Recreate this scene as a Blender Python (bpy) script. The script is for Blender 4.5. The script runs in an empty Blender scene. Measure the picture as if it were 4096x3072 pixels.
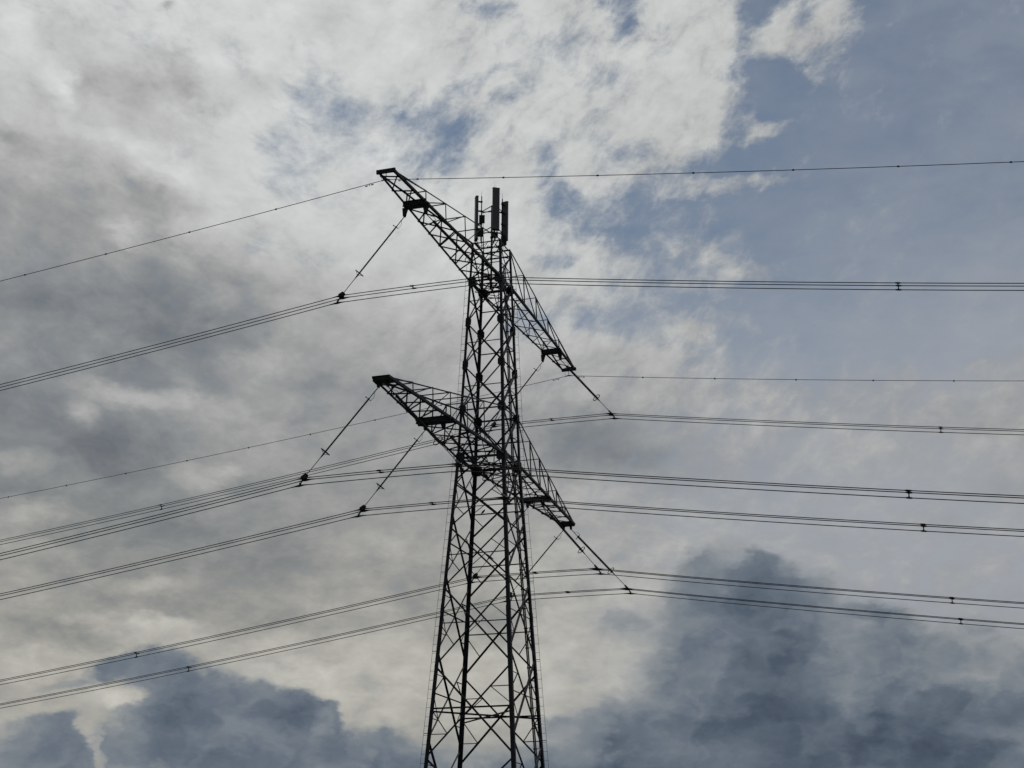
import bpy, math, random
from math import radians as R, sin, cos, pi
from mathutils import Vector, Matrix

random.seed(7)
scene = bpy.context.scene
COL = scene.collection
ZO = 1.6                                   # eye height of the photographer

# ------------------------------------------------------------------ camera
cam_data = bpy.data.cameras.new("camera")
cam = bpy.data.objects.new("camera", cam_data)
COL.objects.link(cam)
c_r = Vector((0.94500, 0.32705, 0.00612)).normalized()
c_f = Vector((-0.31087, 0.89215, 0.32778)).normalized()
c_u = c_r.cross(c_f).normalized()
c_r = c_f.cross(c_u).normalized()
cam.matrix_world = Matrix(((c_r.x, c_u.x, -c_f.x, 34.300), (c_r.y, c_u.y, -c_f.y, -93.934),
                           (c_r.z, c_u.z, -c_f.z, ZO), (0, 0, 0, 1)))
cam_data.sensor_width = 36.0
cam_data.lens = 36.0 * 6290.53 / 4096.0
cam_data.clip_start = 0.5
cam_data.clip_end = 20000.0
scene.camera = cam
HEAD = -19.2                               # compass heading of the view, degrees from +Y

# ------------------------------------------------------------------ exposure
vs = scene.view_settings
vs.view_transform = 'Standard'
vs.look = 'None'
vs.gamma = 1.0
vs.exposure = 0.0
vs.use_curve_mapping = False

# ------------------------------------------------------------------ sun behind the cloud sheet
SUN_EL, SUN_AZ = 52.0, HEAD - 38.0
sd = bpy.data.lights.new("sun", 'SUN')
sd.energy = 0.6
sd.angle = R(12)
sd.color = (1.0, 0.95, 0.87)
sun = bpy.data.objects.new("sun", sd)
COL.objects.link(sun)
sun.location = (-60, 60, 120)
sdir = Vector((sin(R(SUN_AZ)) * cos(R(SUN_EL)), cos(R(SUN_AZ)) * cos(R(SUN_EL)), sin(R(SUN_EL))))
sun.rotation_euler = sdir.to_track_quat('Z', 'Y').to_euler()

# ------------------------------------------------------------------ sky: Nishita + procedural cloud layers
# the cloud deck, by azimuth (degrees right of the view) and elevation. SHEET: brightness of the high cloud sheet, rows from
# 34 to 4 degrees up. BANKS / WISPS: single clouds as (layer, azimuth, elevation, half width, half height, tilt, value, softness);
# layers: K cover and V brightness of the high sheet, C cover and W brightness of the low cumulus
W_BIG, W_MID, W_FINE = .9, 1.4, .6       # cloud turbulence, degrees
N_K, N_V, N_C = 1.5, .15, .6
CU_EDGE, CU_LIT = .45, .12
SKY_TINT = (.52, .54, .52)
SHEET = '''80 82 82 81 80 77 75 75 73 73 65 64
80 82 82 81 80 77 75 76 73 72 65 64
80 77 80 82 80 76 76 76 73 70 64 64
77 72 75 80 79 76 76 74 71 67 63 63
69 69 72 78 79 78 74 72 68 64 61 62
63 63 65 75 79 78 75 70 66 62 60 60
60 59 59 67 75 75 73 70 66 63 61 60
56 55 55 57 65 70 70 68 66 63 61 61
54 55 54 57 61 63 65 66 65 62 61 61
53 53 59 62 61 61 61 62 64 63 62 62
51 51 51 60 60 61 61 62 64 63 62 62
58 58 56 56 58 64 65 65 64 63 62 62
62 62 58 58 60 65 67 65 63 62 60 61
62 63 63 65 67 68 67 64 62 61 59 59
64 65 67 69 69 69 66 64 62 59 58 58
65 65 67 69 69 67 65 62 60 58 57 57
65 65 67 69 69 67 65 62 60 58 57 57'''
BANKS = [
    ('V',-14.82,28.93,2.51,0.76,-1,0.655,0.5),('V',-17.24,24.24,2.78,0.67,2,0.6,0.5),('V',-11.53,25.16,2.24,0.84,5,0.79,0.5),
    ('V',-15.21,21.2,4.7,1.43,-6,0.525,0.5),('V',-17.56,22.58,2.92,1.01,-3,0.575,0.5),('V',-18.21,19.58,1.79,0.84,6,0.55,0.5),
    ('V',-10.41,17.11,1.41,0.61,-12,0.67,0.5),('V',-16.41,16.59,1.94,1.01,-5,0.465,0.5),('V',-14.55,16.09,1.93,0.59,-4,0.47,0.5),
    ('V',-13.15,13.32,2.25,0.67,-9,0.5,0.5),('V',-9.37,14.17,2.09,0.59,3,0.55,0.5),('V',3.77,16.84,3,0.88,-9,0.5,0.5),('V',2.3,8.46,1.88,1.01,0,0.7,0.5),
    ('V',4.65,9.11,1.54,0.67,-0,0.69,0.5),('V',-1.59,10.9,2.06,0.67,1,0.57,0.5),('V',-1.68,6.34,1.53,0.67,1,0.58,0.5),
    ('V',-5.37,16.83,1.41,0.67,2,0.57,0.5),('V',-5.58,9.19,2.05,1.01,1,0.7,0.5),('V',7.57,16.01,1.76,0.67,-2,0.62,0.5),
    ('K',17.3,27.8,10.11,9.45,-7,0,0.25),('K',10.68,22.37,6.02,3.54,-3,0.06,0.4),('K',8.75,26.7,2.08,0.78,5,0.05,0.5),
    ('K',-7.86,27.4,2.47,1.69,4,0.74,0.8),('K',-3.58,27.93,2.29,1.27,-8,0.66,0.8),('K',1.71,29.96,2.92,1.86,-30,0.84,0.8),
    ('K',9.96,28.67,1.73,2.02,-4,0,0.4),('K',7.39,29.47,1.84,1.52,-3,1,0.2),('K',8.31,31.03,0.98,1.94,-3,1,0.15),('K',6.23,28.71,1.73,1.01,-2,1,0.3),
    ('K',2.29,31.57,1.78,0.67,-21,0.62,0.9),('K',3.53,24.99,2.05,0.78,-1,0.05,0.8),('K',5.57,25.19,2.61,0.81,4,0.1,0.7),
    ('K',6.43,23.57,2.02,1.01,-2,0.2,0.6),('K',5.29,21.6,2,0.84,-1,0.2,0.6),('K',5.97,20.49,1.62,0.61,10,0.88,0.6),('K',10.27,15.08,7.34,3.37,-2,0.5,0.8),
    ('K',6.63,18.71,1.96,0.67,-2,0.85,0.6),('K',15.06,12.57,7.26,3.37,-3,0.4,0.6),('C',-11.09,7.75,2.13,1.05,2,1,0.6),('C',-10.64,5.99,4.5,1.35,1,1,0.6),
    ('C',-6.27,5.93,2.2,0.98,1,1,0.6),('C',-17,5.64,1.53,0.98,2,1,0.6),('C',-3.15,5.53,1.69,0.76,1,1,0.6),('C',9.06,11.17,2.32,1.6,-1,1,0.6),
    ('C',7.01,9.9,1.54,1.52,-1,0.9,0.6),('C',7.76,12.1,1.55,0.71,-1,0.92,0.6),('C',9.66,9.85,1.8,1.86,-1,1,0.6),('C',4.43,10.5,1.46,0.84,-0,0.8,0.6),
    ('C',6.04,11.06,1.29,0.67,-1,0.75,0.6),('C',8.29,8.66,3.07,1.52,-1,1,0.6),('C',5.78,7.56,2.04,1.11,-0,1,0.6),('C',3.61,6.65,1.87,1.15,-0,1,0.6),
    ('C',2.04,5.96,1.36,0.93,0,1,0.6),('C',13.7,9.58,1.71,1.11,-2,1,0.6),('C',15.56,9.04,2.56,1.08,-2,1,0.6),('C',13.84,7.12,7.14,2.11,-1,1,0.6),
    ('C',17.53,8.49,1.71,1.08,-2,1,0.6),('C',0.09,3.35,21.97,1.86,0,1,0.6),('C',6.39,6.04,2.54,1.27,-0,1,0.6),('W',9.89,11.15,1.63,1.6,-2,0.395,0.9),
    ('W',8.61,8.42,2.56,1.18,-1,0.375,0.9),('W',9.86,7.28,2.04,0.67,-21,0.36,0.9),('W',12.23,6.76,4.42,1.18,-1,0.355,0.9),
    ('W',14.52,5.78,5.09,0.84,-1,0.345,0.9),('W',5.65,8.78,1.37,0.84,-1,0.54,0.9),('W',12.17,9.46,0.86,1.52,13,0.54,0.9),
    ('W',5.76,6.68,1.87,0.76,-0,0.45,0.9),('W',4.18,10.5,1.54,0.84,-0,0.55,0.9),('W',16.79,8.83,2.05,1.18,-2,0.54,0.9),
    ('W',-11.01,6.72,2.04,0.84,2,0.415,0.9),('W',-9.51,5.81,2.03,0.67,1,0.45,0.9),('W',-16.7,5.68,1.53,0.84,2,0.44,0.9),
    ('W',-3.32,5.68,1.7,0.84,1,0.45,0.9),('W',3.77,6.36,1.36,0.84,-0,0.45,0.9),('W',9.68,3.82,15.22,1.52,-0,0.36,0.9),
    ('W',-12.83,3.64,10.14,1.35,1,0.44,0.9),
]
WISPS = [
    ('V',-13.34,29.21,0.48,0.67,26,0.64,1),('V',-17.34,28.45,0.86,0.67,8,0.66,1),('V',-17.98,30.37,1.37,0.59,-2,0.725,1),
    ('V',-18.14,28.45,0.54,1.01,23,0.83,1),('V',-19.97,30.69,0.78,1.01,9,0.84,1),('V',-15.53,27.23,2.09,0.27,-7,0.8,1),
    ('V',-14.38,26.97,1.14,0.17,-14,0.81,1),('V',-18.53,25.47,0.93,0.3,-12,0.68,1),('V',-15.01,23.89,0.81,0.34,-19,0.73,1),
    ('V',-16.24,27.75,1.91,0.42,-8,0.71,1),('V',-14.72,25.01,1.86,0.51,-4,0.62,1),('V',-19.65,26.44,0.66,0.37,8,0.6,1),
    ('V',-10.4,29.33,1.16,0.59,5,0.755,1),('V',-7.94,31.93,0.89,0.67,4,0.74,1),('V',-12.27,28.48,0.38,0.24,5,0.745,1),
    ('V',-13.42,26.29,1.32,0.42,-9,0.8,1),('V',-14.32,31.65,0.32,0.17,7,0.66,1),('V',-11.31,22.37,1.09,0.67,-16,0.6,1),
    ('V',-14.06,18.06,1.95,0.3,-3,0.66,1),('V',-12.61,17.89,1.24,0.27,-1,0.67,1),('V',-15.85,17.54,0.53,0.37,5,0.63,1),
    ('V',-9.54,19.66,1.07,0.47,3,0.655,1),('V',-8.04,21.08,1.08,0.51,3,0.62,1),('V',-7.57,18.93,0.71,0.42,3,0.57,1),('V',-17.5,16.09,1.05,0.67,5,0.53,1),
    ('V',-11.65,15.46,1.05,0.4,3,0.665,1),('V',-10.48,15.69,0.44,0.17,3,0.68,1),('V',-18.04,15.23,1.05,0.4,5,0.6,1),('V',-17.57,13.82,1.04,0.34,5,0.64,1),
    ('V',-10.62,12.79,2.42,0.51,-2,0.545,1),('V',-12.98,11.29,0.86,0.3,3,0.68,1),('V',-11.47,10.8,2.06,0.37,-3,0.56,1),
    ('V',-16.02,9.61,1.71,0.42,-2,0.56,1),('V',-13.34,9.74,1.37,0.4,3,0.69,1),('V',-9.15,10.56,2.06,0.51,-3,0.56,1),('V',-17.23,10.65,1.2,0.3,4,0.64,1),
    ('V',-14.98,10.3,0.86,0.2,3,0.66,1),('V',-12.55,10.02,1.03,0.24,3,0.71,1),('V',-8.42,9.45,2.74,0.42,-2,0.66,1),('V',-9.02,8.46,2.05,0.42,2,0.7,1),
    ('V',-16.07,8.5,1.88,0.42,3,0.68,1),('V',-13.93,7.41,0.77,0.34,2,0.73,1),('V',1.31,17.95,1.06,0.42,-0,0.6,1),('V',2.17,14.92,2.1,0.42,-0,0.66,1),
    ('V',-3.49,12.03,1.55,0.51,1,0.6,1),('V',-4.2,13.18,1.56,0.51,1,0.62,1),('V',-6.81,17.79,1.59,0.51,2,0.6,1),('V',-4.08,14.86,1.4,0.42,1,0.57,1),
    ('V',8.01,18.16,1.6,0.27,-12,0.66,1),('V',9.4,14.78,2.09,0.51,-2,0.65,1),('K',8.63,31.65,0.55,1.01,-4,1,0.85),('K',7.62,28.23,0.54,0.51,-3,1,0.85),
    ('K',6.02,28.06,1.15,0.59,-2,0.9,0.85),('K',11.06,31.29,1.3,0.71,-5,0.95,0.9),('K',10.39,31.08,0.87,0.54,-4,0.75,1),
    ('K',11.57,31.83,0.6,0.67,-5,0.9,0.9),('K',12.96,31.7,1.07,0.98,-6,0.95,0.85),('K',12.51,30.79,0.79,0.78,-5,0.8,1),
    ('K',12.37,30.17,0.27,0.51,-5,0.5,0.85),('K',10.14,32.18,0.52,0.4,-4,0.205,0.85),('K',9.43,30.48,0.2,1.01,-4,0.355,0.85),
    ('K',12.14,31.98,0.44,0.57,-5,0.43,1),('K',4.52,32.22,0.6,0.88,-22,0.19,0.9),('K',4.05,32.75,1,0.27,-2,0.43,0.9),('K',1.45,26.84,0.57,1.21,-6,0.4,1),
    ('K',1.78,26.01,0.64,0.51,-0,0.355,1),('K',-1.17,32.62,1.12,0.37,1,0.468,1),('K',-0.61,31.41,0.79,0.24,21,0.6,0.85),
    ('K',-3.41,28.39,1.82,0.51,-3,0.5,1),('K',-2.72,27.37,0.53,0.91,-19,0.385,1),('K',-3.93,27.09,1.14,0.44,22,0.445,1),
    ('K',-9.09,26.46,0.94,0.84,4,0.55,1),('K',-7.94,28.9,1.19,0.74,-6,0.52,1),('K',-6.9,28.68,0.88,0.47,3,0.468,1),
    ('K',-4.54,28.58,0.88,0.27,2,0.355,0.85),('K',-9.53,27.61,0.76,0.37,4,0.55,0.85),('K',-5.43,27.36,0.57,0.34,3,0.5,0.85),
    ('K',3.05,30.59,1.76,0.51,-21,0.58,0.9),('K',-0.2,29.63,1.16,0.37,20,0.6,0.9),('K',-2.49,29.6,0.78,0.3,21,0.55,0.9),
    ('K',3.58,27.97,0.57,0.34,-1,0.6,0.85),('K',-0.59,30.44,1.17,0.24,26,0.62,0.9),('K',4.51,27.45,1.14,0.47,13,0.468,0.85),
    ('K',2.25,25.67,0.67,0.51,-1,0.28,0.85),('K',2.6,23.91,1.48,0.44,-11,0.82,0.85),('K',4.06,23.39,1.1,0.4,-1,0.7,0.85),
    ('K',1.5,23.67,0.74,0.34,-0,0.5,0.85),('K',0.77,21.49,1.27,0.67,0,0.5,0.85),('K',2.04,22.33,1.09,0.51,-0,0.75,0.85),
    ('K',3.48,21.47,1.27,0.51,-1,0.318,0.85),('K',4.94,22.28,1.82,0.27,-6,0.55,0.9),('K',3.11,20.63,1.62,0.44,-6,0.75,0.85),
    ('K',7.06,20.96,0.47,0.3,-2,0.8,0.85),('K',4.36,20.11,1.8,0.51,-1,0.9,0.85),('K',8.14,21.34,1.27,0.34,-7,0.355,0.85),
    ('K',9.92,27.92,0.95,0.25,10,0.66,1.2),('K',9.2,28.31,0.57,0.27,-4,0.5,0.9),('K',8.36,26.14,2.26,0.22,4,0.62,0.9),
    ('K',7.25,26.12,1.13,0.27,-3,0.6,0.9),('K',8.93,22.97,1.28,0.34,-8,0.62,0.85),('K',7.88,23.6,0.92,0.24,-3,0.55,0.9),
    ('K',7.16,23.8,0.74,0.27,-2,0.5,0.9),('K',7.12,22.71,1.28,0.37,-2,0.55,0.9),('K',8.67,17.31,1.06,0.34,-2,0.6,0.85),('K',-7.81,23.43,1.1,0.57,3,0.8,1),
    ('K',-9.98,23.62,0.74,0.3,19,0.8,1),('C',-12.6,8.66,1.23,0.61,2,1,0.6),('C',-14.18,8.49,0.96,0.34,12,0.9,0.6),('C',-15.54,7.87,0.95,0.24,11,0.7,0.6),
    ('C',-9.62,7.61,0.94,0.61,2,1,0.6),('C',-7.81,7.33,1.22,0.71,1,1,0.6),('C',-6.82,7.23,0.77,0.54,1,1,0.6),('C',-16.23,6.28,1.12,0.57,2,1,0.6),
    ('C',-15.33,5.7,1.02,0.78,2,0.95,0.6),('C',-13.98,7.46,0.78,0.3,10,0.1,0.6),('C',-14.82,6.49,0.37,0.74,10,0.15,0.6),
    ('C',-3.99,6.23,1.02,0.67,1,0.8,0.6),('C',-14.48,5.68,0.24,0.67,2,0.4,0.6),('C',6.93,12.45,0.86,0.57,-1,0.7,0.6),
    ('C',9.29,12.44,0.79,0.4,-2,0.95,0.6),('C',1.79,6.93,0.61,0.37,0,0.9,0.6),('C',12.5,10.78,0.65,0.3,-2,0.85,0.6),
    ('C',13.61,10.51,0.62,0.34,-2,0.85,0.6),('C',16.56,9.72,0.68,0.37,-2,0.72,0.6),('C',6.73,8.93,0.79,0.51,-1,0.88,0.6),
    ('W',7.35,10.06,1.2,0.67,-1,0.47,0.9),('W',13.57,9.9,1.2,0.76,-2,0.45,0.9),('W',14.95,9.22,1.2,0.67,-2,0.5,0.9),('W',11.68,8.2,0.44,1.35,27,0.47,0.9),
    ('W',15.57,7.31,1.02,0.67,-2,0.42,0.9),('W',16.91,6.8,1.02,0.51,-2,0.45,0.9),('W',14.02,7.43,0.68,0.37,-1,0.47,0.9),
    ('W',-11.72,7.57,1.19,0.76,2,0.43,0.9),('W',-12.55,8.02,1.02,0.51,2,0.44,0.9),('W',-14.14,6.23,0.85,1.01,2,0.5,0.9),
    ('W',-8.9,6.38,1.02,0.51,1,0.46,0.9),('W',-7.97,7.12,0.77,0.37,1,0.4,0.9),('W',-12.76,8.65,1.02,0.51,2,0.5,0.9),('W',-15.54,7.9,1.36,0.34,3,0.53,0.9),
    ('W',-13.97,6.08,1.02,1.01,2,0.49,0.9),('W',2.12,6.68,1.02,0.84,0,0.52,0.9),
]

sheet = [[int(t) / 100 for t in row.split()] for row in SHEET.split('\n')]


def sstep(t):
    t = min(1, max(0, t))
    return t * t * (3 - 2 * t)


def sky_fields(x, y):
    gx = min(10.999, max(0, (x + 22) / 4)); gy = min(15.999, max(0, (34 - y) / 1.875))
    i, j = int(gx), int(gy); fx, fy = gx - i, gy - j
    v = (sheet[j][i] * (1 - fx) + sheet[j][i + 1] * fx) * (1 - fy) + (sheet[j + 1][i] * (1 - fx) + sheet[j + 1][i + 1] * fx) * fy
    f = {'K': 1.0, 'V': v, 'C': 0.0, 'W': .46}
    for ch, cx, cy, rx, ry, rot, val, soft in BANKS:
        dx, dy = x - cx, y - cy
        if max(abs(dx), abs(dy)) > 2.2 * max(rx, ry):
            continue
        c, s = cos(R(rot)), sin(R(rot))
        q = math.hypot((dx * c + dy * s) / rx, (-dx * s + dy * c) / ry)
        a = sstep((1 + soft - q) / (2 * soft))
        f[ch] += (val - f[ch]) * a
    return f['K'], f['V'], f['C'], f['W']


world = bpy.data.worlds.new("World")
scene.world = world
world.use_nodes = True
world.cycles.sampling_method = 'MANUAL'
world.cycles.sample_map_resolution = 256
scene.cycles.max_bounces = 3
scene.cycles.adaptive_threshold = .02
scene.cycles.diffuse_bounces = 2
scene.cycles.glossy_bounces = 2
wt = world.node_tree
for n in list(wt.nodes):
    wt.nodes.remove(n)


def sock(x):
    return x.outputs[0] if hasattr(x, 'outputs') else x


def nm(op, a, b=None, c=None, clamp=False):
    n = wt.nodes.new('ShaderNodeMath')
    n.operation = op
    n.use_clamp = clamp
    for i, x in enumerate((a, b, c)):
        if x is None:
            continue
        if isinstance(x, (int, float)):
            n.inputs[i].default_value = x
        else:
            wt.links.new(sock(x), n.inputs[i])
    return n.outputs[0]


def vm(op, a, b=None, scale=None):
    n = wt.nodes.new('ShaderNodeVectorMath')
    n.operation = op
    for i, x in enumerate((a, b)):
        if x is None:
            continue
        if isinstance(x, (tuple, list)):
            n.inputs[i].default_value = x
        else:
            wt.links.new(sock(x), n.inputs[i])
    if scale is not None:
        if isinstance(scale, (int, float)):
            n.inputs['Scale'].default_value = scale
        else:
            wt.links.new(sock(scale), n.inputs['Scale'])
    return n.outputs['Value'] if op in ('DOT_PRODUCT', 'LENGTH') else n.outputs[0]


def noise(vec, scale, detail, rough=.55, dist=0.0, lac=2.0):
    n = wt.nodes.new('ShaderNodeTexNoise')
    n.noise_dimensions = '3D'
    n.inputs['Scale'].default_value = scale
    n.inputs['Detail'].default_value = detail
    n.inputs['Roughness'].default_value = rough
    n.inputs['Lacunarity'].default_value = lac
    n.inputs['Distortion'].default_value = dist
    wt.links.new(sock(vec), n.inputs['Vector'])
    return n


def combine(x, y, z=0.0):
    n = wt.nodes.new('ShaderNodeCombineXYZ')
    for i, q in enumerate((x, y, z)):
        if isinstance(q, (int, float)):
            n.inputs[i].default_value = q
        else:
            wt.links.new(sock(q), n.inputs[i])
    return n.outputs[0]


def step(x, a, b, lo=0.0, hi=1.0):
    n = wt.nodes.new('ShaderNodeMapRange')
    n.interpolation_type = 'SMOOTHSTEP'
    n.clamp = True
    wt.links.new(sock(x), n.inputs[0])
    for i, q in enumerate((a, b, lo, hi)):
        n.inputs[i + 1].default_value = q
    return n.outputs[0]


def mixc(f, a, b):
    n = wt.nodes.new('ShaderNodeMix')
    n.data_type = 'RGBA'
    n.clamp_factor = True
    for s_, x in ((n.inputs[0], f), (n.inputs[6], a), (n.inputs[7], b)):
        if isinstance(x, (int, float)):
            s_.default_value = x
        elif isinstance(x, (tuple, list)):
            s_.default_value = x
        else:
            wt.links.new(sock(x), s_)
    return n.outputs[2]


def lin(c):
    c /= 255.0
    return c / 12.92 if c <= .04045 else ((c + .055) / 1.055) ** 2.4


def ramp(x, stops, interp='LINEAR'):
    n = wt.nodes.new('ShaderNodeValToRGB')
    n.color_ramp.interpolation = interp
    e = n.color_ramp.elements
    while len(e) < len(stops):
        e.new(.5)
    for k, (p, col) in enumerate(stops):
        e[k].position = p
    for k, (p, col) in enumerate(stops):
        e[k].color = col
    if x is not None:
        wt.links.new(sock(x), n.inputs[0])
    return n


tc = wt.nodes.new('ShaderNodeTexCoord')
dirv = vm('NORMALIZE', tc.outputs['Generated'])
sp_ = wt.nodes.new('ShaderNodeSeparateXYZ')
wt.links.new(dirv, sp_.inputs[0])
ch_, sh_ = cos(R(HEAD)), sin(R(HEAD))
fx_ = nm('ADD', nm('MULTIPLY', sp_.outputs[0], ch_), nm('MULTIPLY', sp_.outputs[1], -sh_))     # to the right of the view
fy_ = nm('ADD', nm('MULTIPLY', sp_.outputs[0], sh_), nm('MULTIPLY', sp_.outputs[1], ch_))      # along the view
AZ = nm('MULTIPLY', nm('ARCTAN2', fx_, fy_), 57.29578)
EL = nm('MULTIPLY', nm('ARCSINE', sp_.outputs[2]), 57.29578)

# turbulence: vectors in a stretched sky space, so that low clouds lie in flatter bands
sk = combine(nm('MULTIPLY', AZ, .05), nm('MULTIPLY', EL, .09), nm('MULTIPLY', fy_, .35))
w1 = noise(sk, 2.6, 3, .5)
w2 = noise(sk, 9.0, 6, .58)
w3 = noise(sk, 34.0, 5, .6)
warp = vm('ADD', vm('ADD', vm('SCALE', vm('SUBTRACT', w1.outputs['Color'], (.5, .5, .5)), scale=W_BIG),
                 vm('SCALE', vm('SUBTRACT', w2.outputs['Color'], (.5, .5, .5)), scale=W_MID)),
          vm('SCALE', vm('SUBTRACT', w3.outputs['Color'], (.5, .5, .5)), scale=W_FINE))
ws = wt.nodes.new('ShaderNodeSeparateXYZ')
wt.links.new(warp, ws.inputs[0])
AZw = nm('ADD', AZ, nm('MULTIPLY', ws.outputs[0], 1.2))
ELw = nm('ADD', EL, nm('MULTIPLY', ws.outputs[1], .8))
U = nm('ADD', nm('MULTIPLY', AZw, 1 / 46.0), .5, clamp=True)

NC, NR_, EL0, DEL = 32, 29, 2.5, 1.16
acc, acca = None, None
for j in range(NR_):
    el = EL0 + DEL * j
    stops = []
    for i in range(NC):
        K_, V_, C_, W_ = sky_fields((i / (NC - 1) - .5) * 46, el)
        stops.append((i / (NC - 1), (K_, V_, C_, W_)))
    rp = ramp(U if j % 3 else nm('MULTIPLY_ADD', acca, 1e-7, U) if j else U, stops, 'B_SPLINE')
    ey = ELw if 0 < j < NR_ - 1 else nm('MAXIMUM', ELw, el) if j == 0 else nm('MINIMUM', ELw, el)
    wgt = nm('SUBTRACT', 1, nm('ABSOLUTE', nm('MULTIPLY_ADD', ey, 1 / DEL, -el / DEL)), clamp=True)
    cs = vm('SCALE', rp.outputs[0], scale=wgt)
    acc = cs if acc is None else vm('ADD', acc, cs)
    acca = nm('MULTIPLY', rp.outputs[1], wgt) if acca is None else nm('MULTIPLY_ADD', rp.outputs[1], wgt, acca)
fs_ = wt.nodes.new('ShaderNodeSeparateXYZ')
wt.links.new(acc, fs_.inputs[0])
# away from the part of the sky that is charted: an overcast of the same make
front = step(nm('MAXIMUM', nm('ABSOLUTE', AZ), nm('MULTIPLY', nm('SUBTRACT', EL, 18), 1.35)), 22, 40, 1, 0)
gn = noise(sk, 3.0, 6, .55)


def away(val, other):
    return nm('ADD', other, nm('MULTIPLY', front, nm('SUBTRACT', val, other)))


field = {'K': fs_.outputs[0], 'V': fs_.outputs[1], 'C': fs_.outputs[2], 'W': acca}
skyp0 = combine(AZw, ELw, 0.0)
for k, (ch, cx, cy, rx, ry, rot, val, soft) in enumerate(WISPS):
    if k % 4 == 0:                         # keeps the node chain sequential (few values alive at once)
        tok = wt.nodes.new('ShaderNodeVectorMath')
        tok.operation = 'MULTIPLY_ADD'
        wt.links.new(a if k else field['K'], tok.inputs[0])
        tok.inputs[1].default_value = (1e-7, 1e-7, 1e-7)
        wt.links.new(skyp0, tok.inputs[2])
        skyp = tok.outputs[0]
    mp = wt.nodes.new('ShaderNodeMapping')
    mp.vector_type = 'TEXTURE'
    mp.inputs['Location'].default_value = (cx, cy, 0)
    mp.inputs['Rotation'].default_value = (0, 0, R(rot))
    mp.inputs['Scale'].default_value = (rx, ry, 1)
    wt.links.new(skyp, mp.inputs['Vector'])
    a = step(vm('LENGTH', mp), 1 + soft, max(0, 1 - soft))
    field[ch] = nm('MULTIPLY_ADD', a, nm('SUBTRACT', val, field[ch]), field[ch])
Kf = away(field['K'], step(gn.outputs['Fac'], .22, .42, .55, 1.0))
Vf = away(field['V'], nm('ADD', nm('MULTIPLY', gn.outputs['Fac'], .7), .27))
Cf = away(field['C'], step(EL, 12, 5, 0, .9))
Wf = away(field['W'], .42)

# fine structure
def streak(deg, off):
    c, s = cos(R(deg)), sin(R(deg))
    return combine(nm('ADD', nm('MULTIPLY', AZ, c * .048), nm('MULTIPLY_ADD', EL, s * .048, off)),
                   nm('ADD', nm('MULTIPLY', AZ, -s * .076), nm('MULTIPLY_ADD', EL, c * .076, off)), nm('MULTIPLY', fy_, .3))


nr_ = noise(streak(40, 3.1), 13.0, 8, .62, .35)       # folds run up to the right in the right half of the view
nl_ = noise(streak(-24, 7.3), 11.0, 8, .58, .35)      # and down to the right in the left half
side = step(AZ, -11, -2)
nkf = nm('ADD', nm('MULTIPLY', nr_.outputs['Fac'], side), nm('MULTIPLY', nl_.outputs['Fac'], nm('SUBTRACT', 1, side)))
n0_ = noise(vm('ADD', sk, (5.5, .3, 0)), 15.0, 8, .58, .25)
flat = step(EL, 18, 12)
nkf = nm('ADD', nm('MULTIPLY', n0_.outputs['Fac'], flat), nm('MULTIPLY', nkf, nm('SUBTRACT', 1, flat)))
nk2 = noise(vm('ADD', sk, (9.1, 2.7, 0)), 60.0, 4, .6)
nv = noise(vm('ADD', sk, (1.1, 5.7, 0)), 8.0, 6, .55, .2)
# heaped clouds: cauliflower cells; comparing their density with that a little nearer the sun gives lit and shaded flanks
cu = vm('ADD', combine(nm('MULTIPLY', AZw, .9), nm('MULTIPLY', ELw, 1.0), 0.0),
        vm('SCALE', vm('SUBTRACT', w2.outputs['Color'], (.5, .5, .5)), scale=.9))


def heap(off):
    n = wt.nodes.new('ShaderNodeTexVoronoi')
    n.voronoi_dimensions = '2D'
    n.feature = 'SMOOTH_F1'
    n.inputs['Scale'].default_value = .45
    n.inputs['Detail'].default_value = 3.5
    n.inputs['Roughness'].default_value = .5
    n.inputs['Smoothness'].default_value = .45
    wt.links.new(vm('ADD', cu, off), n.inputs['Vector'])
    return n.outputs['Distance']


h0, h1 = heap((0, 0, 0)), heap((-.22, .42, 0))
puff = nm('SUBTRACT', .88, h0)
lit = nm('SUBTRACT', h1, h0)
nf = nm('ADD', nm('SUBTRACT', nkf, .5), nm('MULTIPLY', nm('SUBTRACT', nk2.outputs['Fac'], .5), .2))
Kn = nm('ADD', Kf, nm('MULTIPLY', nf, N_K))
cover = step(Kn, .05, .95)
Vn = nm('ADD', nm('ADD', nm('ADD', nm('MULTIPLY_ADD', Vf, 1.12, -.077), nm('MULTIPLY', nm('SUBTRACT', nv.outputs['Fac'], .5), N_V)), nm('MULTIPLY', nf, .21)), nm('MULTIPLY', lit, .035))
Cn = nm('ADD', Cf, nm('ADD', nm('MULTIPLY', nf, N_C), nm('MULTIPLY', puff, CU_EDGE)))
low = step(Cn, .2, .82)
edge = step(Cn, .4, 1.1, .08, -.015)
Wn = nm('ADD', nm('ADD', nm('ADD', Wf, edge), nm('MULTIPLY', nm('SUBTRACT', nv.outputs['Fac'], .5), .14)), nm('ADD', nm('MULTIPLY', nf, .10), nm('MULTIPLY', lit, CU_LIT)))

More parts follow.
